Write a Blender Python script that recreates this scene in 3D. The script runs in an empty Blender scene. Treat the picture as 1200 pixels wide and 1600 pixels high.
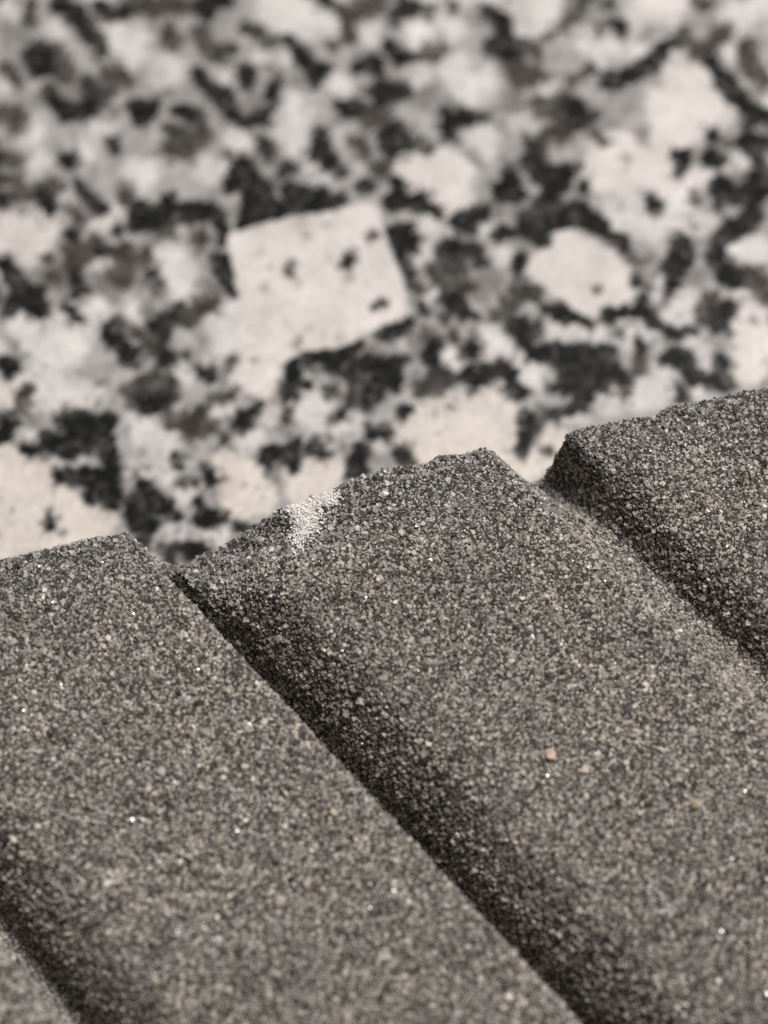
import bpy, math
import numpy as np

scene = bpy.context.scene
col = scene.collection
MM = 0.001
rng = np.random.default_rng(11)

# ------------------------------------------------------------------ camera
TILT = math.radians(61.0)          # camera looks down 61 degrees
FPX = 3000.0                       # focal length in pixels of the 1200x1600 photograph
DIST = 0.150                       # camera to slab top along the axis
H = 0.028                          # height of the slab's top above the counter
CAM = np.array([0.0, -DIST * math.cos(TILT), H + DIST * math.sin(TILT)])
FWD = np.array([0.0, math.cos(TILT), -math.sin(TILT)])
UPV = np.array([0.0, math.sin(TILT), math.cos(TILT)])
RGT = np.array([1.0, 0.0, 0.0])


def at(x, y, z):
    """point on the horizontal plane z seen at photograph pixel x, y"""
    v = FWD + RGT * (x - 600) / FPX - UPV * (y - 800) / FPX
    return CAM + v * (z - CAM[2]) / v[2]


def to_px(P):
    v = P - CAM
    k = v @ FWD
    return 600 + FPX * (v @ RGT) / k, 800 - FPX * (v @ UPV) / k


cam_data = bpy.data.cameras.new("camera")
cam = bpy.data.objects.new("camera", cam_data)
col.objects.link(cam)
cam.location = CAM.tolist()
cam.rotation_euler = (math.pi / 2 - TILT, 0, 0)
cam_data.sensor_width = 36.0
cam_data.lens = 36.0 * FPX / 1600.0
cam_data.clip_start = 0.005
cam_data.clip_end = 20.0
cam_data.dof.use_dof = True
cam_data.dof.focus_distance = float((at(600, 760, H) - CAM) @ FWD)
cam_data.dof.aperture_fstop = 67.5 / 3.6
scene.camera = cam

# ------------------------------------------------------------------ light
world = bpy.data.worlds.new("World")
scene.world = world
world.use_nodes = True
bg = world.node_tree.nodes["Background"]
bg.inputs[0].default_value = (1.0, 0.86, 0.76, 1)
bg.inputs[1].default_value = 0.18


def area_lamp(name, loc, target, size, power, color):
    ld = bpy.data.lights.new(name, 'AREA')
    ld.shape = 'DISK'
    ld.size = size
    ld.energy = power
    ld.color = color
    lo = bpy.data.objects.new(name, ld)
    col.objects.link(lo)
    d = np.array(target) - np.array(loc)
    d /= np.linalg.norm(d)
    lo.location = loc
    lo.rotation_euler = (math.acos(-d[2]), 0, math.atan2(d[1], d[0]) + math.pi / 2 + math.pi)
    from mathutils import Vector
    lo.rotation_euler = Vector(d.tolist()).to_track_quat('-Z', 'Y').to_euler()
    return lo


LAMP = np.array([0.23, 0.26, 0.80])
area_lamp("ceiling_lamp", LAMP.tolist(), (0, 0.02, H), 0.34, 8.0, (1.0, 0.965, 0.94))

scene.view_settings.view_transform = 'Standard'
scene.view_settings.look = 'None'
scene.view_settings.exposure = 0.0
scene.view_settings.gamma = 1.0
scene.cycles.use_denoising = False
scene.cycles.max_bounces = 6
scene.cycles.diffuse_bounces = 4

# ------------------------------------------------------------------ helpers


def vnoise(x, y, seed=0):
    """smooth lattice noise in -1..1"""
    r = np.random.default_rng(seed).uniform(-1, 1, (256, 256))
    xi = np.floor(x).astype(int)
    yi = np.floor(y).astype(int)
    fx = x - xi
    fy = y - yi
    fx = fx * fx * (3 - 2 * fx)
    fy = fy * fy * (3 - 2 * fy)
    a = r[xi & 255, yi & 255]
    b = r[(xi + 1) & 255, yi & 255]
    c = r[xi & 255, (yi + 1) & 255]
    d = r[(xi + 1) & 255, (yi + 1) & 255]
    return (a * (1 - fx) + b * fx) * (1 - fy) + (c * (1 - fx) + d * fx) * fy


def fbm(x, y, seed=0, n=3):
    s = 0
    for i in range(n):
        s = s + vnoise(x * 2 ** i, y * 2 ** i, seed + i) / 2 ** i
    return s / 1.75


def sstep(a, b, x):
    k = np.clip((x - a) / (b - a), 0, 1)
    return k * k * (3 - 2 * k)


def mesh_obj(name, verts, faces, mat, parent=None, attrs=None, smooth=False):
    """faces: int array (n,3) or (n,4)"""
    me = bpy.data.meshes.new(name)
    verts = np.asarray(verts, dtype=np.float32)
    if isinstance(faces, np.ndarray):
        faces = [faces]
    nf = sum(len(f) for f in faces)
    loops = np.concatenate([f.ravel() for f in faces]).astype(np.int32)
    sizes = np.concatenate([np.full(len(f), f.shape[1], dtype=np.int32) for f in faces])
    starts = np.concatenate([[0], np.cumsum(sizes)[:-1]]).astype(np.int32)
    me.vertices.add(len(verts))
    me.vertices.foreach_set("co", verts.ravel())
    me.loops.add(len(loops))
    me.loops.foreach_set("vertex_index", loops)
    me.polygons.add(nf)
    me.polygons.foreach_set("loop_start", starts)
    me.polygons.foreach_set("loop_total", sizes)
    if smooth is not False:
        sm = np.full(nf, True) if smooth is True else smooth
        me.polygons.foreach_set("use_smooth", sm)
    else:
        me.polygons.foreach_set("use_smooth", np.zeros(nf, dtype=bool))
    for an, data in (attrs or {}).items():
        data = np.asarray(data, dtype=np.float32)
        if data.ndim == 2:
            at_ = me.attributes.new(an, 'FLOAT_COLOR', 'POINT')
            at_.data.foreach_set("color", np.c_[data[:, :3], np.ones(len(data), np.float32)].ravel())
        else:
            at_ = me.attributes.new(an, 'FLOAT', 'POINT')
            at_.data.foreach_set("value", data)
    me.update(calc_edges=True)
    me.validate()
    me.materials.append(mat)
    o = bpy.data.objects.new(name, me)
    col.objects.link(o)
    if parent is not None:
        o.parent = parent
    return o


def nodes_of(name):
    m = bpy.data.materials.new(name)
    m.use_nodes = True
    nt = m.node_tree
    b = nt.nodes["Principled BSDF"]
    return m, nt, b


def mixrgb(nt, fac, a, b, mode='MIX'):
    n = nt.nodes.new("ShaderNodeMix")
    n.data_type = 'RGBA'
    n.blend_type = mode
    for sock, v in ((n.inputs[0], fac), (n.inputs[6], a), (n.inputs[7], b)):
        if isinstance(v, bpy.types.NodeSocket):
            nt.links.new(v, sock)
        elif isinstance(v, (int, float)):
            sock.default_value = v
        else:
            sock.default_value = (*v, 1)
    return n.outputs[2]


# ------------------------------------------------------------------ materials
# stone grit: colour of every grain comes from the mesh, fine mottling from noise
grit_mat, nt, b = nodes_of("grit_stone")
a = nt.nodes.new("ShaderNodeAttribute")
a.attribute_name = "tint"
gl = nt.nodes.new("ShaderNodeAttribute")
gl.attribute_name = "rough"
tc = nt.nodes.new("ShaderNodeTexCoord")
nz = nt.nodes.new("ShaderNodeTexNoise")
nz.inputs["Scale"].default_value = 9000.0
nz.inputs["Detail"].default_value = 2.0
nt.links.new(tc.outputs["Object"], nz.inputs["Vector"])
rp = nt.nodes.new("ShaderNodeMapRange")
rp.inputs[1].default_value = 0.3
rp.inputs[2].default_value = 0.7
rp.inputs[3].default_value = 0.65
rp.inputs[4].default_value = 1.35
nt.links.new(nz.outputs["Fac"], rp.inputs[0])
vm = nt.nodes.new("ShaderNodeVectorMath")
vm.operation = 'SCALE'
nt.links.new(a.outputs["Color"], vm.inputs[0])
nt.links.new(rp.outputs[0], vm.inputs["Scale"])
nt.links.new(vm.outputs[0], b.inputs["Base Color"])
nt.links.new(gl.outputs["Fac"], b.inputs["Roughness"])
b.inputs["IOR"].default_value = 1.5

# polished granite: the mineral layout is in the mesh, fine crystal mottling from noise
gran_mat, nt, b = nodes_of("polished_granite")
a = nt.nodes.new("ShaderNodeAttribute")
a.attribute_name = "mineral"
out = nt.nodes.new("ShaderNodeAttribute")
out.attribute_name = "outer"
tc = nt.nodes.new("ShaderNodeTexCoord")
vor = nt.nodes.new("ShaderNodeTexVoronoi")
vor.inputs["Scale"].default_value = 330.0
wn = nt.nodes.new("ShaderNodeTexNoise")
wn.inputs["Scale"].default_value = 220.0
wn.inputs["Detail"].default_value = 4.0
nt.links.new(tc.outputs["Object"], wn.inputs["Vector"])
nt.links.new(tc.outputs["Object"], vor.inputs["Vector"])
sep = nt.nodes.new("ShaderNodeSeparateColor")
nt.links.new(vor.outputs["Color"], sep.inputs[0])
addm = nt.nodes.new("ShaderNodeMath")
addm.operation = 'MULTIPLY_ADD'
addm.inputs[1].default_value = 0.35
nt.links.new(sep.outputs[0], addm.inputs[0])
nt.links.new(wn.outputs["Fac"], addm.inputs[2])
ramp = nt.nodes.new("ShaderNodeValToRGB")
cr = ramp.color_ramp
cr.elements[0].position = 0.58
cr.elements[0].color = (0.025, 0.025, 0.026, 1)
cr.elements[1].position = 0.86
cr.elements[1].color = (0.60, 0.55, 0.50, 1)
e1 = cr.elements.new(0.64)
e1.color = (0.06, 0.058, 0.055, 1)
e2 = cr.elements.new(0.69)
e2.color = (0.36, 0.35, 0.33, 1)
nt.links.new(addm.outputs[0], ramp.inputs[0])
c0 = mixrgb(nt, out.outputs["Fac"], a.outputs["Color"], ramp.outputs[0])
fn = nt.nodes.new("ShaderNodeTexNoise")
fn.inputs["Scale"].default_value = 1800.0
fn.inputs["Detail"].default_value = 3.0
nt.links.new(tc.outputs["Object"], fn.inputs["Vector"])
mr = nt.nodes.new("ShaderNodeMapRange")
mr.inputs[1].default_value = 0.25
mr.inputs[2].default_value = 0.75
mr.inputs[3].default_value = 0.78
mr.inputs[4].default_value = 1.18
nt.links.new(fn.outputs["Fac"], mr.inputs[0])
vm = nt.nodes.new("ShaderNodeVectorMath")
vm.operation = 'SCALE'
nt.links.new(c0, vm.inputs[0])
nt.links.new(mr.outputs[0], vm.inputs["Scale"])
nt.links.new(vm.outputs[0], b.inputs["Base Color"])
b.inputs["Roughness"].default_value = 0.16
b.inputs["Specular IOR Level"].default_value = 0.25

# ------------------------------------------------------------------ granite countertop
# Mineral grains, noted as chains of (x, y, radius) in quarter pixels from a tile corner of the photograph.
# D black mica, K dark grey-brown mica, M grey quartz speck, W white feldspar, P warm pinkish feldspar
TILES = [
 (0, 0, {
  'D': [[(370,30,50),(470,90,55),(560,180,55),(610,270,45),(640,340,25)], [(600,40,40),(680,85,40),(780,100,40)],
        [(230,340,90),(250,420,60)], [(350,660,45),(440,690,60),(540,690,50),(620,640,50)], [(550,530,50)],
        [(830,660,40),(890,710,55),(960,670,40),(880,760,35)], [(1110,690,30),(1180,730,50)], [(690,890,30),(730,910,35)],
        [(420,1000,55),(440,1030,40)], [(500,1160,40)]],
  'K': [[(790,40,50),(900,20,60),(960,60,55),(1050,20,50),(1180,40,50)], [(180,20,30),(180,110,50)], [(330,370,100),(380,450,60)],
        [(30,430,40),(90,460,45),(120,530,25)], [(300,570,45),(330,620,50)], [(660,590,50),(700,470,60),(720,420,40),(800,520,25)],
        [(560,600,60)], [(1030,780,30),(1120,870,70),(1150,940,70),(1060,940,45)], [(30,690,30),(70,710,50),(110,690,30)],
        [(20,980,40),(100,1000,40),(130,1010,20)], [(90,1120,40),(120,1170,40)], [(240,1180,50),(340,1160,40)], [(1060,180,40),(1070,260,50)]],
  'M': [[(730,1160,30),(820,1170,40)], [(590,1060,30)], [(880,970,20),(960,965,20)], [(40,840,25)], [(460,850,35)], [(700,700,60)],
        [(930,290,30)], [(1040,590,50)], [(60,210,60),(130,230,40)], [(430,480,80),(430,560,50)]],
  'W': [[(190,830,80)], [(790,280,160)], [(1050,440,110)], [(350,170,50)], [(540,970,60)], [(880,1080,120)], [(640,800,80)], [(250,1000,70)], [(40,60,60)], [(20,540,45)]]}),
 (300, 0, {
  'D': [[(210,20,50)], [(340,460,65),(340,540,35)], [(30,470,50),(110,530,50),(200,620,70),(240,690,50),(320,770,45),(430,740,45),(490,690,30)],
        [(530,510,40),(500,590,45)], [(600,250,35),(650,290,50),(700,370,45),(770,450,60),(850,420,35),(780,520,30)],
        [(1060,410,50),(1110,390,60),(1160,420,50)], [(1160,560,60),(1180,620,50)], [(910,650,35),(960,710,45),(1020,690,40)],
        [(440,870,40),(470,930,45),(490,980,30)], [(790,830,45),(820,900,40),(790,970,50),(870,1000,60),(920,1040,40)],
        [(580,1060,30),(630,1040,30)], [(220,960,25),(330,1050,70),(280,1110,60),(390,1110,50),(230,1140,50)], [(380,1180,70),(470,1190,40)],
        [(600,1195,40),(800,1195,40)], [(1080,1160,50)]],
  'K': [[(30,30,50)], [(330,170,35),(400,220,35),(490,270,35)], [(50,220,50),(110,310,35),(150,330,45),(220,330,50)], [(870,270,35)],
        [(880,20,30),(960,80,50),(1000,120,50),(980,230,40)], [(1050,50,60),(1150,40,60)], [(1150,720,80),(1080,700,50)],
        [(1020,910,35),(1080,960,40)], [(30,720,50),(70,830,60),(30,880,50),(0,940,40)], [(1170,1060,50)]],
  'M': [[(720,660,25)], [(880,780,25)], [(640,450,30),(650,520,30)], [(480,420,40)], [(380,640,60)], [(500,1120,40),(620,1140,40)]],
  'W': [[(520,60,130),(700,130,150),(850,150,90)], [(930,550,80)], [(290,890,80)], [(640,700,110),(620,870,90)], [(90,1060,90)], [(780,1100,80)], [(200,480,60)], [(420,350,50)], [(590,380,45)], [(1120,220,70)]]}),
 (600, 0, {
  'D': [[(160,30,70),(70,110,45),(100,90,40)], [(640,70,40),(740,130,50),(740,210,50),(780,290,55),(640,290,35),(820,340,40)],
        [(40,290,45),(80,340,50),(130,350,40)], [(30,580,60),(100,560,70)], [(370,700,35),(400,780,65),(400,840,50),(470,720,40),(560,745,30)],
        [(60,880,95),(160,880,60),(50,940,60)], [(920,900,40),(970,950,40),(900,1010,50),(970,1070,60),(1080,1110,80),(1130,1070,50)],
        [(780,1150,70),(720,1180,40)], [(80,1160,50)]],
  'K': [[(280,90,50)], [(440,50,40)], [(830,420,60),(830,500,60),(940,470,50),(1010,480,30)], [(900,290,50),(950,340,50)],
        [(200,360,30),(310,330,40),(360,290,30)], [(640,740,35)], [(280,945,35)],
        [(940,640,40),(1030,690,60),(1120,640,70),(1150,740,80),(1120,820,60),(990,860,40)], [(780,1060,40)],
        [(1040,230,20),(1110,170,25),(1180,110,30)], [(1170,500,40)], [(20,1060,40)]],
  'M': [[(590,420,30)], [(550,970,40),(600,1030,40)], [(770,770,25)], [(250,600,70)], [(560,100,50)], [(800,640,60)], [(960,580,30)]],
  'W': [[(460,430,130),(560,520,150),(640,500,100)], [(200,470,90)], [(560,600,90)], [(230,230,100)], [(440,180,80)],
        [(900,90,150),(1000,60,150),(950,150,60)], [(850,780,80)], [(620,880,110)], [(1020,560,50)]],
  'P': [[(160,1070,100),(300,1080,150),(430,1100,130)]]}),
 (900, 0, {
  'D': [[(240,150,35),(290,180,35)], [(190,530,55),(280,490,55),(380,450,50),(470,400,55),(530,320,50),(580,270,40)],
        [(840,400,45),(920,470,55),(960,560,55),(1020,630,55),(1100,700,50),(1180,740,50)],
        [(1070,900,60),(1130,930,70),(1170,880,50),(1140,1000,40)], [(860,850,45)], [(850,990,50),(890,1020,40)],
        [(640,970,35),(700,970,40),(670,1030,40),(640,1090,25)], [(0,680,60),(40,740,60),(110,710,35),(20,790,40)],
        [(910,1180,70)], [(1100,1150,70),(1170,1180,50)], [(50,1170,40)]],
  'K': [[(50,50,35)], [(200,10,25)], [(150,190,25)], [(770,20,50),(830,10,30)], [(680,220,40),(650,260,40)],
        [(740,310,50),(820,330,55),(870,260,45),(930,200,40)], [(1080,290,50),(1060,360,50),(1130,450,70),(1180,520,50)], [(1070,790,50)],
        [(950,890,30)], [(130,840,35),(160,890,25)], [(30,450,25),(100,440,30)], [(20,1040,20)]],
  'M': [[(420,840,50)], [(310,690,30)], [(210,750,30)], [(440,200,60)], [(1100,600,60)], [(330,990,40)]],
  'W': [[(480,90,170)], [(190,320,100)], [(1030,100,120)], [(1010,1020,90)], [(950,330,50)], [(370,310,70)], [(60,250,70)]],
  'P': [[(650,470,130),(740,560,140),(600,680,170),(800,700,150),(900,720,90),(600,850,140)],
        [(250,950,150),(150,1080,130),(400,1050,150),(600,1150,100),(800,1120,60)]]}),
 (0, 300, {
  'D': [[(10,60,50)], [(280,50,60),(320,100,50)], [(520,20,30),(600,90,40),(640,120,35)], [(900,130,90),(860,190,60),(1000,150,50)],
        [(1060,50,50),(1100,130,70),(1180,130,70)], [(725,230,35)], [(460,260,40)], [(640,370,50)], [(480,550,50),(510,620,45)],
        [(20,450,50),(80,540,50),(140,620,80),(100,690,60),(50,740,40),(230,620,45),(230,730,60),(180,750,40)], [(400,720,35),(460,770,30)],
        [(950,510,45)], [(680,870,50),(710,940,50),(770,1000,45),(850,1000,35)], [(1010,840,90),(1030,910,40)], [(1040,1040,55)],
        [(20,1070,50),(70,1110,60)]],
  'K': [[(100,10,40),(200,15,40)], [(450,130,35),(510,180,35)], [(790,30,50)], [(1000,220,60),(1060,280,35)],
        [(500,350,50),(420,370,40),(450,430,70),(590,340,50)], [(700,390,40),(790,410,50),(870,420,40),(930,360,30)], [(770,350,40)],
        [(290,430,35)], [(340,540,35)], [(760,520,70)], [(990,600,25)], [(740,830,40)], [(840,870,50)], [(830,1060,40)],
        [(1120,750,70),(1180,800,60)], [(970,1110,30)], [(960,960,60)], [(890,1180,40)], [(1060,1180,40)], [(1180,1040,25)]],
  'M': [[(140,110,35)], [(200,500,30)], [(400,480,80),(400,600,60)], [(890,580,50)], [(550,910,20)], [(100,980,25),(150,1020,20)], [(270,1100,20)],
        [(620,560,80),(720,640,70)], [(930,720,70)], [(260,560,60)]],
  'W': [[(1100,460,120),(1150,590,100)], [(300,880,150),(120,820,80),(350,1000,150),(520,870,100)], [(600,760,80)], [(250,1150,100)],
        [(640,210,60)], [(930,30,60)], [(840,740,60)], [(10,600,60)], [(730,110,50)], [(1150,1150,60)], [(620,480,50)]],
  'P': [[(120,280,170),(250,250,120),(180,380,100)]]}),
 (300, 300, {
  'D': [[(30,120,60),(130,110,50),(170,190,50),(200,260,30),(190,300,25)],
        [(400,80,80),(360,150,60),(480,110,80),(320,210,35),(550,110,50)], [(640,40,60),(700,90,70),(830,60,80),(920,50,40)],
        [(190,430,60),(220,540,60),(250,610,50)], [(1000,410,30),(960,450,35),(920,465,20)], [(1180,710,35)], [(110,1140,50),(60,1120,30)],
        [(620,1060,50),(640,1130,60)], [(760,1030,60),(830,1010,50)], [(960,1000,60),(1030,950,35)], [(860,1090,60),(1000,1120,70)],
        [(1120,1090,80),(1160,1160,50)]],
  'K': [[(60,300,45)], [(30,720,60),(140,700,45)], [(610,480,35)], [(1130,275,30)], [(255,1070,25)], [(1190,890,30)]],
  'M': [[(660,205,25)], [(720,280,25)], [(435,385,20)], [(620,540,30),(660,570,25)], [(970,530,30)], [(455,600,25)], [(740,860,25)],
        [(660,940,40)], [(940,895,30)], [(600,820,15)], [(850,400,18)], [(380,1060,25)], [(1100,1010,50)], [(60,900,40),(90,960,40)], [(70,590,50)]],
  'W': [[(200,800,130),(150,950,100),(380,900,150),(500,960,100)]],
  'P': [[(350,1150,110),(480,1140,70)]]}),
 (600, 300, {
  'D': [[(60,60,60),(200,50,40),(280,100,40),(340,140,25)], [(60,260,50),(130,270,70),(160,310,60),(50,350,50),(100,420,40),(160,500,50)],
        [(440,680,50),(510,770,40),(560,800,30)], [(450,170,45),(540,160,60),(620,120,50),(530,230,40)], [(720,30,50),(830,20,50)],
        [(420,350,65),(390,380,50),(500,350,35),(580,370,50),(590,430,40)], [(720,280,40),(800,250,40)],
        [(900,200,70),(960,240,50),(990,320,35)], [(1050,190,50),(1150,190,50)], [(1180,110,50)], [(1030,20,50)], [(840,430,50),(830,500,35)],
        [(1030,720,45),(1090,750,55),(1180,780,35)], [(830,850,75),(890,920,50)],
        [(940,1000,50),(1040,1010,60),(1150,1020,70),(1130,1100,70),(1180,1170,60)], [(250,740,45)], [(60,870,45),(150,830,45)],
        [(290,1030,60),(330,970,40)], [(540,980,50)], [(40,1120,90),(60,1180,60)], [(530,1140,60),(640,1130,50),(560,1190,50)], [(720,1110,70),(780,1140,40)]],
  'K': [[(200,600,40)], [(330,510,50),(440,530,100),(450,600,80),(400,640,50),(540,600,40)], [(1000,80,80)], [(1100,100,60)],
        [(840,620,50),(930,640,50)], [(800,700,50),(720,770,40)], [(960,850,50)], [(390,780,35)], [(290,890,40)], [(330,930,40)],
        [(445,890,40)], [(130,1030,25)], [(300,1150,60),(400,1150,50)]],
  'M': [[(820,120,80)], [(660,560,90)], [(250,600,40)], [(620,680,50)], [(500,280,60)], [(870,310,50)], [(200,930,60)]],
  'W': [[(280,200,60)], [(280,350,70),(240,420,50)], [(730,390,70)], [(650,910,70),(700,1000,100)], [(900,1100,90)], [(630,230,35)],
        [(1100,880,100)], [(430,1040,60)], [(110,960,30)], [(300,650,50)], [(560,720,50)]],
  'P': [[(430,60,130)]]}),
 (900, 300, {
  'D': [[(480,85,55)], [(30,130,60),(120,210,65),(220,280,50),(290,340,50)],
        [(650,320,60),(660,390,70),(570,480,40),(640,480,50),(600,560,35),(580,610,35)], [(380,560,35)], [(900,40,50),(1000,30,50),(1130,30,60)],
        [(1110,140,65),(1040,210,50),(960,240,65),(880,330,50),(880,430,50),(940,510,60),(1000,560,45)],
        [(210,760,45),(290,760,40),(370,750,45),(410,690,40),(450,780,40),(520,840,30),(620,900,35),(720,870,25)], [(20,790,25),(80,810,30)],
        [(900,790,75),(930,740,45)], [(400,970,35)], [(560,1030,40),(680,1050,60),(700,1120,45),(770,1160,50)], [(910,1050,50)],
        [(920,1180,70),(820,1185,40)], [(40,1030,60),(180,1010,50),(40,1120,80),(90,1150,60),(240,1100,45),(280,1170,40)]],
  'K': [[(380,420,30)], [(460,600,25)], [(1090,520,60),(1160,560,60),(1190,640,40)], [(740,30,25)], [(265,880,25)], [(120,610,25)],
        [(800,770,50),(840,660,40)], [(980,690,25)], [(400,1110,50)], [(400,1040,40)]],
  'M': [[(540,700,50)], [(760,540,60)], [(460,400,50)], [(820,920,30)], [(180,1090,40)], [(480,500,40)]],
  'W': [[(1120,370,110),(980,380,50)], [(700,680,100),(640,780,100)], [(100,890,100)], [(330,900,100),(450,880,80)], [(770,960,80),(800,1060,70)],
        [(330,130,150),(600,180,130),(780,180,80)], [(530,540,35)], [(560,1130,80)], [(480,660,40)]],
  'P': [[(120,500,170),(100,650,120),(300,520,60)], [(290,660,60)], [(1090,800,110),(1110,980,130),(1060,640,80)]]}),
 (0, 600, {
  'D': [[(50,240,70),(40,310,55)], [(400,230,60),(480,260,80),(600,260,90),(690,220,45)], [(560,350,80),(420,400,80),(300,330,40),(310,390,50)],
        [(650,380,60),(690,470,50),(690,560,50),(650,650,80),(700,730,60),(560,650,40),(560,720,30)], [(380,580,55),(500,570,55),(600,560,40)],
        [(210,430,45),(140,410,25)], [(310,880,35),(305,800,15)], [(980,750,70),(1020,780,50),(890,630,40)],
        [(830,820,40),(870,900,50),(890,960,45),(940,890,50)], [(1100,830,30)], [(940,130,60),(1030,140,40)], [(1090,470,35),(1130,530,20)],
        [(1120,1040,35),(1190,1050,40)]],
  'K': [[(170,40,40),(150,120,50)], [(860,760,80)], [(820,60,60),(900,130,50)], [(960,40,90),(1030,60,60)], [(1070,230,40),(1160,220,60),(1190,300,40)],
        [(1140,640,25)], [(750,600,40)]],
  'M': [[(740,840,30)], [(790,290,20)], [(890,430,30)], [(220,240,50)], [(620,130,40)]],
  'W': [[(350,60,150),(550,100,120)], [(880,250,100),(1000,400,120),(1000,550,90)], [(520,460,50),(340,490,30)], [(1120,920,80)],
        [(1130,720,60)], [(190,320,60)], [(780,560,50)]],
  'P': [[(100,600,200),(150,850,200),(30,450,80),(400,800,150),(600,870,130),(30,1000,100)], [(1000,1050,70)]]}),
 (300, 600, {
  'D': [[(200,340,35)], [(330,230,55),(290,260,40),(410,150,35)], [(600,70,45),(600,20,45)], [(700,5,40)], [(1110,80,50),(1160,20,50)],
        [(945,185,30)], [(1110,290,30),(1190,290,30)], [(1050,400,40),(1050,480,55),(1050,550,60),(990,590,25)],
        [(480,460,50),(590,430,50),(640,370,35),(640,500,40)], [(740,430,35),(820,430,35)], [(130,610,35),(120,560,25),(80,520,25)],
        [(60,760,45),(80,830,75),(160,840,40),(220,835,15)], [(280,890,30),(330,900,40)], [(60,1040,45),(20,1050,45)]],
  'K': [[(130,90,40),(190,90,30),(240,70,25)], [(50,180,60),(40,280,70),(110,280,40)], [(615,195,35)], [(870,45,35)], [(1040,40,70),(1080,110,50)],
        [(990,110,40)], [(865,205,20)], [(780,350,35)], [(20,610,30)]],
  'M': [[(560,620,30),(540,530,25)], [(940,400,30)], [(350,405,15)], [(570,280,60)], [(1140,460,40)]],
  'W': [[(200,150,70)], [(350,350,100)], [(750,130,110),(800,260,80),(1000,240,60)], [(150,960,80)], [(1150,400,60)], [(480,200,60)]],
  'P': [[(300,620,160),(300,770,110),(420,700,120)], [(700,620,150),(850,570,100)], [(430,30,90)], [(200,500,80)]]}),
 (600, 500, {
  'D': [[(790,330,40),(800,420,35),(860,460,45)], [(120,570,45)], [(90,820,40),(130,870,45),(170,890,35)],
        [(900,720,50),(870,790,35),(840,840,25)], [(890,620,40)], [(1060,580,40),(1140,570,40),(1180,530,40)], [(1180,370,60),(1060,430,30)], [(980,220,40)]],
  'K': [[(240,430,60),(330,430,50),(380,370,50)], [(20,700,30)], [(950,640,50)], [(1020,820,25)]],
  'W': [[(900,380,90)]],
  'P': [[(300,650,200),(500,620,180),(700,580,150),(750,500,90),(200,720,120)], [(500,800,100),(750,700,110),(730,850,80),(850,930,90),(980,880,80)],
        [(1050,730,70),(1100,650,50)]]}),
 (900, 450, {
  'D': [[(40,480,90),(30,590,80),(50,700,60)], [(660,650,45)], [(960,580,40)]],
  'K': [[(240,530,45),(300,600,40)], [(160,610,50)], [(310,660,30)]],
  'M': [[(170,520,50)]],
  'W': [[(200,720,90)], [(450,650,110),(540,640,80)], [(370,730,60)], [(760,640,40)], [(30,820,50)]],
  'P': [[(1100,330,130),(1110,500,110),(1020,530,60)]]}),
]
chains = []                       # (class, array of x, y, r in photograph pixels)
for x0, y0, cls in TILES:
    for c, lst in cls.items():
        for ch in lst:
            p = np.array(ch, float)
            chains.append((c, np.c_[x0 + p[:, 0] / 4, y0 + p[:, 1] / 4, p[:, 2] / 4]))
# the same stone goes on outside the frame and under the slab
cnt = 0
while cnt < 620:
    wp = np.array([rng.uniform(-64, 64) * MM, rng.uniform(-6, 100) * MM, 0.0])
    x, y = to_px(wp)
    if -10 < x < 1210 and -10 < y < 1100 - 0.225 * x and (y < 900 - 0.225 * x or rng.random() < 0.7):
        continue
    cnt += 1
    c = rng.choice(['D', 'D', 'K', 'K', 'W', 'P', 'M'])
    s = 26 if c in 'WP' else 12
    n = rng.integers(2, 5)
    ang = rng.uniform(0, 6.28)
    pts = []
    for k in range(n):
        pts.append((x, y, s * rng.uniform(0.7, 1.5)))
        ang += rng.uniform(-0.8, 0.8)
        x += math.cos(ang) * s * 1.5
        y += math.sin(ang) * s * 1.5
    chains.append((str(c), np.array(pts)))
# large four-sided feldspar crystal and the bright one beside it
POLYS = [('P', [(355,367),(440,343),(525,327),(575,316),(590,325),(600,365),(625,420),(640,490),(605,505),(545,540),(505,545),(470,550),(440,568),(385,560),(376,480),(368,440)]),
         ('P', [(820,425),(835,395),(862,385),(868,362),(890,358),(930,378),(960,400),(985,425),(975,440),(990,462),(960,478),(948,470),(930,495),(905,488),(870,465)])]

step = 0.25 * MM
gx = np.arange(-64, 64.01, 0.25) * MM
gy = np.arange(-6, 100.01, 0.25) * MM
GX, GY = np.meshgrid(gx, gy)
nyv, nxv = GX.shape
Vc = np.c_[GX.ravel(), GY.ravel(), np.zeros(GX.size)]
px, py = to_px(Vc)
# irregular crystal outlines
WX, WY = GX.ravel() / MM, GY.ravel() / MM
wx = px + 8 * fbm(WX / 1.5, WY / 1.5, 1) + 5.5 * vnoise(WX / 0.5, WY / 0.5, 5)
wy = py + 8 * fbm(WX / 1.5, WY / 1.5, 21) + 5.5 * vnoise(WX / 0.5, WY / 0.5, 25)


def chain_sd(p, qx, qy):
    best = np.full(len(qx), 1e9)
    if len(p) == 1:
        return np.hypot(qx - p[0, 0], qy - p[0, 1]) - p[0, 2]
    for i in range(len(p) - 1):
        ax, ay, ar = p[i]
        bx, by, br = p[i + 1]
        dx, dy = bx - ax, by - ay
        k = np.clip(((qx - ax) * dx + (qy - ay) * dy) / (dx * dx + dy * dy + 1e-9), 0, 1)
        best = np.minimum(best, np.hypot(qx - ax - k * dx, qy - ay - k * dy) - (ar + k * (br - ar)))
    return best


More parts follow.
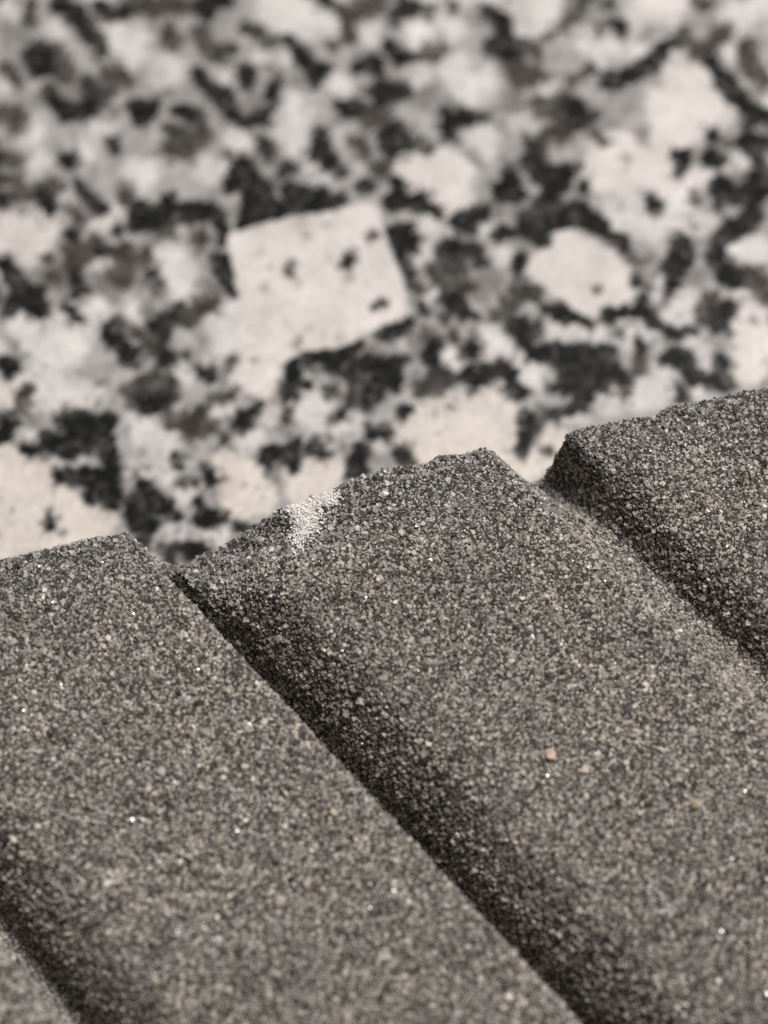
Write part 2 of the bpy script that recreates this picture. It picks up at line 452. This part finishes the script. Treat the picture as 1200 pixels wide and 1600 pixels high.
def poly_sd(poly, qx, qy):
    p = np.array(poly, float)
    inside = np.zeros(len(qx), bool)
    d = np.full(len(qx), 1e9)
    for i in range(len(p)):
        ax, ay = p[i - 1]
        bx, by = p[i]
        dx, dy = bx - ax, by - ay
        k = np.clip(((qx - ax) * dx + (qy - ay) * dy) / (dx * dx + dy * dy), 0, 1)
        d = np.minimum(d, np.hypot(qx - ax - k * dx, qy - ay - k * dy))
        cond = (ay > qy) != (by > qy)
        xx = ax + (qy - ay) * dx / (dy if abs(dy) > 1e-9 else 1e-9)
        inside ^= cond & (qx < xx)
    return np.where(inside, -d, d)


CLS = 'WPMKD'
poly_in = [poly_sd(poly, px * 0.7 + wx * 0.3, py * 0.7 + wy * 0.3) for _, poly in POLYS]
field = {c: np.full(len(px), 1e9) for c in CLS}
owner = {c: np.full(len(px), -1) for c in CLS}
for i, (c, p) in enumerate(chains):
    m = 16 + p[:, 2].max()
    sel = np.where((wx > p[:, 0].min() - m) & (wx < p[:, 0].max() + m) & (wy > p[:, 1].min() - m) & (wy < p[:, 1].max() + m))[0]
    if len(sel) == 0:
        continue
    d = chain_sd(p, wx[sel], wy[sel])
    if c in 'DK':                 # mica keeps out of the two big crystals, but for the specks noted inside them
        for pi, (_, poly) in enumerate(POLYS):
            if poly_sd(poly, p[:1, 0], p[:1, 1])[0] > -4:
                d = d + 30 * sstep(1, -3, poly_in[pi][sel])
    better = d < field[c][sel]
    field[c][sel[better]] = d[better]
    owner[c][sel[better]] = i
for j, (c, poly) in enumerate(POLYS):
    q = np.array(poly)
    sel = np.where((px > q[:, 0].min() - 20) & (px < q[:, 0].max() + 20) & (py > q[:, 1].min() - 20) & (py < q[:, 1].max() + 20))[0]
    d = poly_sd(poly, px[sel] * 0.7 + wx[sel] * 0.3, py[sel] * 0.7 + wy[sel] * 0.3)
    better = d < field[c][sel]
    field[c][sel[better]] = d[better]
    owner[c][sel[better]] = len(chains) + j
    # mica and grey quartz keep out of the big crystals except the specks noted inside them

m1 = fbm(WX / 2.2, WY / 2.2, 40)
m2 = fbm(WX / 0.8, WY / 0.8, 50)
m3 = fbm(WX / 5.0, WY / 5.0, 60)
mixv = lambda c, tgt, w: c * (1 - w[:, None]) + np.asarray(tgt) * w[:, None]
base_v = 0.38 + 0.14 * m1 + 0.07 * m2
mineral = np.c_[base_v * 1.0, base_v * 0.98, base_v * 0.955]
warm = 0.5 + 0.5 * np.clip(m3 * 1.5, -1, 1)
cream = sstep(480, 780, py)
fw = 1 - sstep(-9, 9, field['W'])
cloud = fbm(WX / 3.1, WY / 3.1, 44)
tw = (0.63 + 0.10 * m1 + 0.07 * m2 + 0.13 * cloud)[:, None] * np.c_[np.ones(len(px)), 0.985 - 0.015 * warm, 0.962 - 0.03 * warm]
mineral = mineral * (1 - fw[:, None]) + tw * fw[:, None]
fp = 1 - sstep(-6, 6, field['P'])
tp = (0.68 + 0.07 * m1 + 0.05 * m2 + 0.11 * cloud)[:, None] * np.c_[np.ones(len(px)), 0.955 - 0.015 * warm - 0.02 * cream, 0.93 - 0.03 * warm - 0.06 * cream]
mineral = mineral * (1 - fp[:, None]) + tp * fp[:, None]
fm = (1 - sstep(-7, 7, field['M'])) * (0.62 + 0.3 * m2)
mineral = mixv(mineral, (0.14, 0.135, 0.125), np.clip(fm, 0, 1))
fk = (1 - sstep(-2.5, 9, field['K'])) * np.clip(0.93 + 0.35 * m2, 0, 1)
kt = np.c_[0.026 + 0.02 * warm + 0.018 * m2, 0.025 + 0.014 * warm + 0.018 * m2, 0.024 + 0.008 * warm + 0.016 * m2]
mineral = mineral * (1 - fk[:, None]) + np.clip(kt, 0.015, 1) * fk[:, None]
fd = (1 - sstep(-1, 8, field['D'])) * np.clip(1.0 + 0.2 * m2, 0, 1)
mineral = mixv(mineral, (0.010, 0.011, 0.0115), np.clip(fd, 0, 1))
# ragged flecks: dark ones scattered round the mica, grey quartz ones inside it
fl = vnoise(WX / 0.42, WY / 0.6, 140) + 0.5 * vnoise(WX / 1.1, WY / 0.8, 141)
near = np.minimum(field['D'], field['K'])
halo = (1 - sstep(6, 26, near)) * (near > 0) * (np.minimum(*poly_in) > 3)
mineral = mixv(mineral, (0.035, 0.034, 0.032), np.clip(halo * sstep(0.38, 0.6, fl) * 0.7, 0, 1))
fl2 = vnoise(WX / 0.5, WY / 0.45, 150) + 0.5 * vnoise(WX / 1.3, WY / 1.3, 151)
mineral = mixv(mineral, (0.24, 0.235, 0.22), np.clip((near < 1) * sstep(0.65, 0.95, fl2) * 0.45, 0, 1))
# tiny loose mica specks through everything
sp = vnoise(WX / 0.55, WY / 0.55, 70) + 0.45 * vnoise(WX / 2.5, WY / 2.5, 71)
mineral = mixv(mineral, (0.07, 0.068, 0.064), sstep(0.88, 1.08, sp) * 0.7)

idx = np.arange(GX.size).reshape(nyv, nxv)
quads = np.stack([idx[:-1, :-1], idx[:-1, 1:], idx[1:, 1:], idx[1:, :-1]], -1).reshape(-1, 4)
qi = quads[:, 0]
own = np.full(len(quads), -1)
for c in CLS:
    if c == 'M':
        continue
    hit = field[c][qi] < (3 if c in 'DK' else 0)
    own[hit] = owner[c][qi[hit]]
rim = np.minimum.reduce([WX + 64, 64 - WX, WY + 6, 100 - WY]) + 2.5 * fbm(WX / 4, WY / 4, 130)
outer = 1 - sstep(1.0, 6.0, rim)
counter_attr = {'mineral': mineral, 'outer': outer}
names = {}
counts = np.bincount(own[own >= 0], minlength=len(chains) + len(POLYS))
vis_in = (px > -40) & (px < 1240) & (py > -40) & (py < 900 - 0.2 * px)
vis_q = np.bincount(own[(own >= 0) & vis_in[qi]], minlength=len(counts))
keep_ids = {int(i) for i in np.where((counts >= 12) & (vis_q >= 22))[0]}
rest = ~np.isin(own, list(keep_ids))

# countertop body: the top sheet without the picked-out crystals, an outer sheet, and the edge down to 30 mm
rv = Vc
rf = quads[rest]
used = np.unique(rf)
remap = np.full(len(Vc), -1)
remap[used] = np.arange(len(used))
v0, f0 = Vc[used], remap[rf]
X0, X1, Y0, Y1 = gx[0], gx[-1], gy[0], gy[-1]
XA, XB, YA, YB, T = -0.30, 0.30, -0.25, 0.30, -0.03
ov = np.array([(XA, YA, 0), (XB, YA, 0), (XB, YB, 0), (XA, YB, 0), (X0, Y0, 0), (X1, Y0, 0), (X1, Y1, 0), (X0, Y1, 0),
               (XA, YA, T), (XB, YA, T), (XB, YB, T), (XA, YB, T)])
of = np.array([(0, 1, 5, 4), (1, 2, 6, 5), (2, 3, 7, 6), (3, 0, 4, 7), (0, 8, 9, 1), (1, 9, 10, 2), (2, 10, 11, 3), (3, 11, 8, 0), (8, 11, 10, 9)]) + len(v0)
counter = mesh_obj("countertop", np.r_[v0, ov], np.r_[f0, of], gran_mat,
                   attrs={'mineral': np.r_[mineral[used], np.full((12, 3), 0.3)], 'outer': np.r_[outer[used], np.ones(12)]})
counter["kind"] = "structure"
counter["label"] = "polished speckled granite countertop of white feldspar and black mica"
counter["category"] = "countertop"
order = np.argsort(own, kind='stable')
so = own[order]
for i in sorted(keep_ids):
    lo, hi = np.searchsorted(so, i), np.searchsorted(so, i, side='right')
    fq = quads[order[lo:hi]]
    us, inv = np.unique(fq, return_inverse=True)
    c = chains[i][0] if i < len(chains) else POLYS[i - len(chains)][0]
    nm = "mica_flake" if c in 'DK' else "feldspar_crystal"
    o = mesh_obj(nm, Vc[us], inv.reshape(-1, 4), gran_mat, counter, {'mineral': mineral[us], 'outer': outer[us]})
    if i == len(chains):
        o["label"] = "large pale four-sided feldspar crystal with dark specks"

# ------------------------------------------------------------------ grooved stone slab
E0 = at(0, 870, H)
E1 = at(1200, 600, H)
EDGE = (E1 - E0) / np.linalg.norm(E1 - E0)
GA = math.radians(-48.6)
GRV = np.array([math.cos(GA), math.sin(GA), 0.0])
U0, U1, T1 = -34.0, 66.5, 61.0       # extent along the edge and along the grooves, mm


def profile(pts, sig=0.18):
    uu = np.arange(-60, 90, 0.05)
    z = np.interp(uu, [p[0] for p in pts], [p[1] for p in pts])
    k = np.exp(-0.5 * (np.arange(-30, 31) * 0.05 / sig) ** 2)
    k /= k.sum()
    zz = np.convolve(np.pad(z, 30, mode='edge'), k, mode='valid')
    return uu, zz


G1 = [(9.7, 0), (10.2, -6.2), (11.2, -8.0), (12.0, -7.8), (13.2, -4.8), (14.8, -2.6), (16.0, -1.1), (17.1, -0.35), (19.0, 0)]
G3 = [(u - 30.0, z) for u, z in G1]
G1E = [(9.75, -0.1), (11.3, -5.3), (12.1, -6.9), (14.4, -7.3), (17.2, -6.0), (20.0, -4.2), (22.2, -1.9), (25.2, -0.65), (28.5, 0)]
G2 = [(37.6, 0), (38.9, -0.45), (40.4, -1.7), (41.9, -3.1), (42.9, -4.0), (43.4, -4.2), (43.9, -3.9), (44.7, -2.5), (45.5, -1.2), (46.4, -0.4), (48.0, 0)]
G2E = [(38.8, 0), (39.3, -0.6), (40.9, -3.8), (42.2, -6.5), (42.9, -6.95), (44.2, -6.7), (44.8, -4.4), (45.5, -1.0), (46.0, -0.25), (47.4, 0)]
PU, PA = profile(G3 + G1 + G2)
_, PB = profile(G3 + G1E + G2E)


def height(u, t):
    """height of the slab top in mm relative to H"""
    w = 1 - sstep(0.0, 9.0, t + 0.8 * vnoise(u / 2, t / 2, 80))
    w = np.where(u > 32, 1 - sstep(0.0, 9.0, t), w)
    w = np.where(u < 12.7, 1 - sstep(0.0, 2.2, t), w)
    z = np.interp(u, PU, PA) * (1 - w) + np.interp(u, PU, PB) * w
    z = z + 0.10 * fbm(u / 5, t / 5, 90) + 0.05 * vnoise(u / 1.1, t / 1.1, 95)
    r = 0.7 + 0.5 * vnoise(u / 1.7, u * 0 + 3, 97)                     # worn, slightly chipped back edge
    z = z - np.where(t < r, (r - np.sqrt(np.clip(r * r - (r - np.clip(t, 0, None)) ** 2, 0, None))) * 0.8, 0)
    return z


def place(u, t, z):
    off = 0.16 * vnoise(u / 1.3, u * 0 + 9, 98) + 0.22 * vnoise(u / 4.0, u * 0 + 5, 99)
    t = t + np.where(t < 3, off * (1 - t / 3), 0)
    return E0 + np.outer(u, EDGE) * MM + np.outer(t, GRV) * MM + np.outer(z, [0, 0, MM])


ICO_V = []
ph = (1 + 5 ** 0.5) / 2
for s1 in (-1, 1):
    for s2 in (-ph, ph):
        ICO_V += [(0, s1, s2), (s1, s2, 0), (s2, 0, s1)]
ICO_V = np.array(ICO_V) / math.hypot(1, ph)
dm = np.linalg.norm(ICO_V[:, None] - ICO_V[None], axis=2)
ed = dm < 1.06
ICO_F = []
for i in range(12):
    for j in range(i + 1, 12):
        for k in range(j + 1, 12):
            if ed[i, j] and ed[j, k] and ed[i, k]:
                nrm = np.cross(ICO_V[j] - ICO_V[i], ICO_V[k] - ICO_V[i])
                ICO_F.append((i, j, k) if nrm @ ICO_V[i] > 0 else (i, k, j))
ICO_F = np.array(ICO_F)


CUBE_V = np.array([(x, y, z) for x in (-1, 1) for y in (-1, 1) for z in (-1, 1)]) / 3 ** 0.5
CUBE_F = np.array([(0, 1, 3), (0, 3, 2), (4, 6, 7), (4, 7, 5), (0, 4, 5), (0, 5, 1), (2, 3, 7), (2, 7, 6), (0, 2, 6), (0, 6, 4), (1, 5, 7), (1, 7, 3)])


def rand_rot(n, r):
    q = r.normal(size=(n, 4))
    q /= np.linalg.norm(q, axis=1)[:, None]
    w, x, y, z = q.T
    return np.stack([np.stack([1 - 2 * (y * y + z * z), 2 * (x * y - z * w), 2 * (x * z + y * w)], -1),
                     np.stack([2 * (x * y + z * w), 1 - 2 * (x * x + z * z), 2 * (y * z - x * w)], -1),
                     np.stack([2 * (x * z - y * w), 2 * (y * z + x * w), 1 - 2 * (x * x + y * y)], -1)], 1)


def grains(P, rad, r, bv=ICO_V, bf=ICO_F):
    """faceted grit grains at P with radius rad (metres): vertices, triangles"""
    n = len(P)
    k = len(bv)
    loc = bv[None] * (1 + r.uniform(-0.28, 0.22, (n, k, 1)))
    if k == 8:
        loc = loc + r.uniform(-0.2, 0.2, (n, k, 3))
    loc = loc * r.uniform(0.65, 1.25, (n, 1, 3))
    loc = np.einsum('nij,nvj->nvi', rand_rot(n, r), loc) * rad[:, None, None]
    v = (P[:, None] + loc).reshape(-1, 3)
    f = (np.arange(n)[:, None, None] * k + bf[None]).reshape(-1, 3)
    return v, f


def grain_tint(u, t, n, r):
    """grit colours: mostly mid grey, some near black, some pale, a few warm"""
    v = np.exp(r.normal(math.log(0.365), 0.31, n))
    dark = r.random(n) < 0.27
    v = np.where(dark, v * 0.24, v)
    pale = r.random(n) < 0.022
    v = np.where(pale, np.clip(v * 1.7, 0.5, 0.72), v)
    v = v * (1 + 0.12 * fbm(u / 6, t / 6, 120))
    hue = r.normal(0, 1, n)
    edge_tone = 1 - sstep(1.0, 9.0, t + 1.5 * vnoise(u / 3, t / 3, 125))      # slightly darker, cooler grains towards the cut edge
    v = v * (1 - 0.08 * edge_tone)
    return np.clip(np.c_[v * (1.0 + 0.02 * hue), v * (0.924 + 0.045 * edge_tone), v * (0.832 + 0.10 * edge_tone - 0.03 * hue)], 0.008, 0.75)


slab = bpy.data.objects.new("grooved_stone", None)
col.objects.link(slab)
slab.empty_display_size = 0.01
slab["label"] = "dark grey gritty stone slab with deep parallel grooves lying on granite"
slab["category"] = "stone slab"

MATRIX = np.array((0.035, 0.031, 0.026))
DENS = 33.0                          # grains per square millimetre of surface


def strip(name, ua, ub, seed):
    r = np.random.default_rng(seed)
    us = np.linspace(ua, ub, max(3, int((ub - ua) / 0.25)))
    ts = np.concatenate([np.arange(0, 2, 0.12), np.arange(2, T1 + 0.01, 0.4)])
    UU, TT = np.meshgrid(us, ts)
    u, t = UU.ravel(), TT.ravel()
    v = place(u, t, height(u, t))
    ii = np.arange(len(u)).reshape(UU.shape)
    f = np.stack([ii[:-1, :-1], ii[1:, :-1], ii[1:, 1:], ii[:-1, 1:]], -1).reshape(-1, 4)
    mv = MATRIX * (1 + 0.4 * r.uniform(-1, 1, (len(u), 1)))
    # grains spread evenly over the true surface area
    # (an even scatter seen from above, plus extra grains on the steep walls)
    cell = math.sqrt(1 / (DENS * 0.895))
    cu, ct = np.meshgrid(np.arange(ua, ub, cell), np.arange(0, T1, cell))
    nj = cu.size
    nx_ = int((ub - ua) * 0.895 * T1 * DENS * 2.2)
    gu = np.r_[np.clip(cu.ravel() + r.uniform(-0.1, 1.1, nj) * cell, ua, ub), r.uniform(ua, ub, nx_)]
    gt = np.r_[np.clip(ct.ravel() + r.uniform(-0.1, 1.1, nj) * cell, 0, T1), r.uniform(0, T1, nx_)]
    n0 = len(gu)
    h0, hu = height(gu, gt), height(gu + 0.05, gt)
    slope = (hu - h0) / 0.05 / 0.895
    area = np.sqrt(1 + slope ** 2)
    ok = np.r_[np.ones(nj, bool), r.random(nx_) < (area[nj:] - 1) / 2.2]
    # thinner cover well outside the view
    qx, qy = to_px(place(gu, gt, h0))
    far = (qx < -160) | (qx > 1360) | (qy > 1740)
    ok &= ~far | (r.random(n0) < 0.26)
    gu, gt, h0, slope, area, far = gu[ok], gt[ok], h0[ok], slope[ok], area[ok], far[ok]
    n = len(gu)
    perp = np.array([-GRV[1], GRV[0], 0.0])
    if perp @ EDGE < 0:
        perp = -perp
    nrm = (np.array([0, 0, 1.0])[None] - slope[:, None] * perp[None]) / area[:, None]
    rad = np.clip(np.exp(r.normal(math.log(0.154), 0.30, n)), 0.08, 0.36) * np.where(far, 1.5, 1.0)
    P = place(gu, gt, h0) + nrm * (r.uniform(-0.6, 0.3, n) * rad)[:, None] * MM
    gv, gf = grains(P, rad * MM, r, CUBE_V, CUBE_F)
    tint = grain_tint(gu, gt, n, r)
    rough = np.where(r.random(n) < 0.02, r.uniform(0.12, 0.25, n), r.uniform(0.40, 0.8, n))
    return mesh_obj(name, np.r_[v, gv], [f, gf + len(v)], grit_mat, slab,
                    {'tint': np.r_[mv, np.repeat(tint, 8, 0)], 'rough': np.r_[np.full(len(v), 0.9), np.repeat(rough, 8)]},
                    smooth=np.r_[np.ones(len(f), bool), np.zeros(len(gf), bool)])


cuts = [U0, -20.3, -13.2, 9.7, 16.8, 38.9, 46.2, U1]
for i in range(7):
    strip("ridge" if i % 2 == 0 else "groove", cuts[i], cuts[i + 1], 200 + i)

# body under the grooved face: four sides and the underside, with grit on the back side
r = np.random.default_rng(300)
us = np.linspace(U0, U1, 420)
ts = np.linspace(0, T1, 160)
ring = np.r_[np.c_[us, np.zeros(420)], np.c_[np.full(159, U1), ts[1:]], np.c_[us[::-1][1:], np.full(419, T1)], np.c_[np.full(158, U0), ts[::-1][1:-1]]]
top = place(ring[:, 0], ring[:, 1], height(ring[:, 0], ring[:, 1]))
levels = [top]
for k in (0.12, 0.3, 0.55, 1.0):
    q = top.copy()
    q[:, 2] = top[:, 2] * (1 - k)
    levels.append(q)
nr = len(ring)
bv = np.concatenate(levels)
bf = []
for k in range(4):
    a0 = np.arange(nr) + k * nr
    b0 = np.roll(np.arange(nr), -1) + k * nr
    bf.append(np.stack([b0, a0, a0 + nr, b0 + nr], -1))
bf = np.concatenate(bf)
n = 6500
gu = r.uniform(U0, U1, n)
hz = H / MM + height(gu, np.zeros(n))
gz = hz * (1 - r.random(n) ** 1.8 * 0.98)
P = place(gu, np.zeros(n), gz - H / MM) + r.uniform(-0.04, 0.1, (n, 1)) * MM * np.cross([0, 0, 1], EDGE)[None]
gv, gf = grains(P, np.exp(r.normal(math.log(0.175), 0.25, n)) * MM, r)
body = mesh_obj("body", np.r_[bv, gv], [bf, gf + len(bv)], grit_mat, slab,
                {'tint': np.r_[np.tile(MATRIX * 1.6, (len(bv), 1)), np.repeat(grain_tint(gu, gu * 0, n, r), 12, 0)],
                 'rough': np.r_[np.full(len(bv), 0.9), np.full(n * 12, 0.6)]})


def uv_of(x, y, z=0.0):
    """photograph pixel -> (u, t) in mm on the slab top"""
    for _ in range(6):
        P = at(x, y, H + z * MM) - E0
        s = np.linalg.solve(np.array([EDGE[:2], GRV[:2]]).T, P[:2]) / MM
        z = 0.5 * z + 0.5 * float(height(np.array([s[0]]), np.array([max(s[1], 0)]))[0])
    return s[0], s[1]


# white bruise on the back edge: crushed pale powder grains
sc = []
for (x, y, rx, ry, cnt) in ((470, 792, 22, 14, 800), (506, 778, 19, 10, 520), (477, 820, 17, 20, 650), (466, 848, 11, 12, 110), (488, 805, 22, 26, 90)):
    for _ in range(cnt):
        sc.append((x + rng.normal() * rx * 0.6, y + rng.normal() * ry * 0.6))
uvs = np.array([uv_of(x, max(y, 873 - 0.225 * x + 0)) for x, y in sc])
uvs[:, 1] = np.clip(uvs[:, 1], 0, None)
n = len(uvs)
P = place(uvs[:, 0], uvs[:, 1], height(uvs[:, 0], uvs[:, 1]) + rng.uniform(0.08, 0.28, n))
gv, gf = grains(P, rng.uniform(0.06, 0.15, n) * MM, rng, CUBE_V, CUBE_F)
w = rng.uniform(0.72, 0.93, n)
mesh_obj("white_scuff", gv, gf, grit_mat, slab, {'tint': np.repeat(np.c_[w, w * 0.975, w * 0.945], 8, 0), 'rough': np.full(n * 8, 0.7)})

# single larger grains one can pick out, and quartz grains with one clear facet turned to the lamp
PALE = [(860, 1181, 0.50, (0.56, 0.43, 0.33)), (1086, 1259, 0.46, (0.46, 0.38, 0.27)), (869, 1212, 0.42, (0.40, 0.37, 0.33)),
        (517, 828, 0.36, (0.55, 0.53, 0.50)), (557, 827, 0.40, (0.60, 0.58, 0.54)), (344, 1315, 0.46, (0.42, 0.39, 0.33)),
        (165, 1170, 0.40, (0.40, 0.37, 0.33)), (253, 1207, 0.40, (0.42, 0.40, 0.37)), (834, 1332, 0.42, (0.40, 0.36, 0.31)),
        (1060, 1455, 0.55, (0.26, 0.24, 0.21)), (1121, 1468, 0.36, (0.45, 0.42, 0.38)), (20, 1005, 0.36, (0.42, 0.41, 0.38)),
        (438, 1410, 0.40, (0.38, 0.35, 0.31)), (700, 1432, 0.42, (0.36, 0.34, 0.30)), (1052, 829, 0.34, (0.52, 0.50, 0.46)),
        (305, 893, 0.42, (0.58, 0.57, 0.55))]
for k, (x, y, rad, c) in enumerate(PALE):
    u, t = uv_of(x, y)
    P = place(np.array([u]), np.array([t]), height(np.array([u]), np.array([t])) + rad * 0.35)
    gv, gf = grains(P, np.array([rad]) * MM, rng)
    o = mesh_obj("pale_grain", gv, gf, grit_mat, slab, {'tint': np.tile(c, (12, 1)), 'rough': np.full(12, 0.5)})
    if k < 2:
        o["label"] = "warm tan grain set in the grey grit"

qz_mat, nt, b = nodes_of("clear_quartz")
b.inputs["Base Color"].default_value = (0.62, 0.62, 0.62, 1)
b.inputs["Roughness"].default_value = 0.26
b.inputs["IOR"].default_value = 2.5
QUARTZ = [(207, 1283, 0.24), (310, 1048, 0.20), (305, 891, 0.20), (83, 943, 0.18), (209, 961, 0.18), (62, 887, 0.16), (37, 1112, 0.18),
          (96, 1071, 0.15), (572, 935, 0.15), (566, 1163, 0.16), (855, 1214, 0.20), (1163, 1238, 0.18), (615, 1394, 0.18), (578, 1420, 0.15),
          (1052, 828, 0.16), (1127, 1457, 0.20), (1198, 1555, 0.28), (371, 1300, 0.18), (650, 824, 0.14), (945, 909, 0.14), (535, 1018, 0.14),
          (1016, 706, 0.14), (160, 880, 0.14)]
for x, y, rad in QUARTZ:
    u, t = uv_of(x, y)
    ua, ta = np.array([u]), np.array([t])
    P = place(ua, ta, height(ua, ta) + rad * 0.9)[0]
    hv = (LAMP - P) / np.linalg.norm(LAMP - P) + (CAM - P) / np.linalg.norm(CAM - P)
    hv /= np.linalg.norm(hv)
    loc = ICO_V * (1 + rng.uniform(-0.08, 0.08, (12, 1)))
    fnr = np.cross(loc[ICO_F[0][1]] - loc[ICO_F[0][0]], loc[ICO_F[0][2]] - loc[ICO_F[0][0]])
    fnr /= np.linalg.norm(fnr)
    ax = np.cross(fnr, hv)
    s_, c_ = np.linalg.norm(ax), fnr @ hv
    ax = ax / (s_ + 1e-9)
    Kx = np.array([[0, -ax[2], ax[1]], [ax[2], 0, -ax[0]], [-ax[1], ax[0], 0]])
    Rm = np.eye(3) + s_ * Kx + (1 - c_) * Kx @ Kx
    mesh_obj("quartz_grain", P + (loc @ Rm.T) * rad * 0.85 * MM, ICO_F, qz_mat, slab)
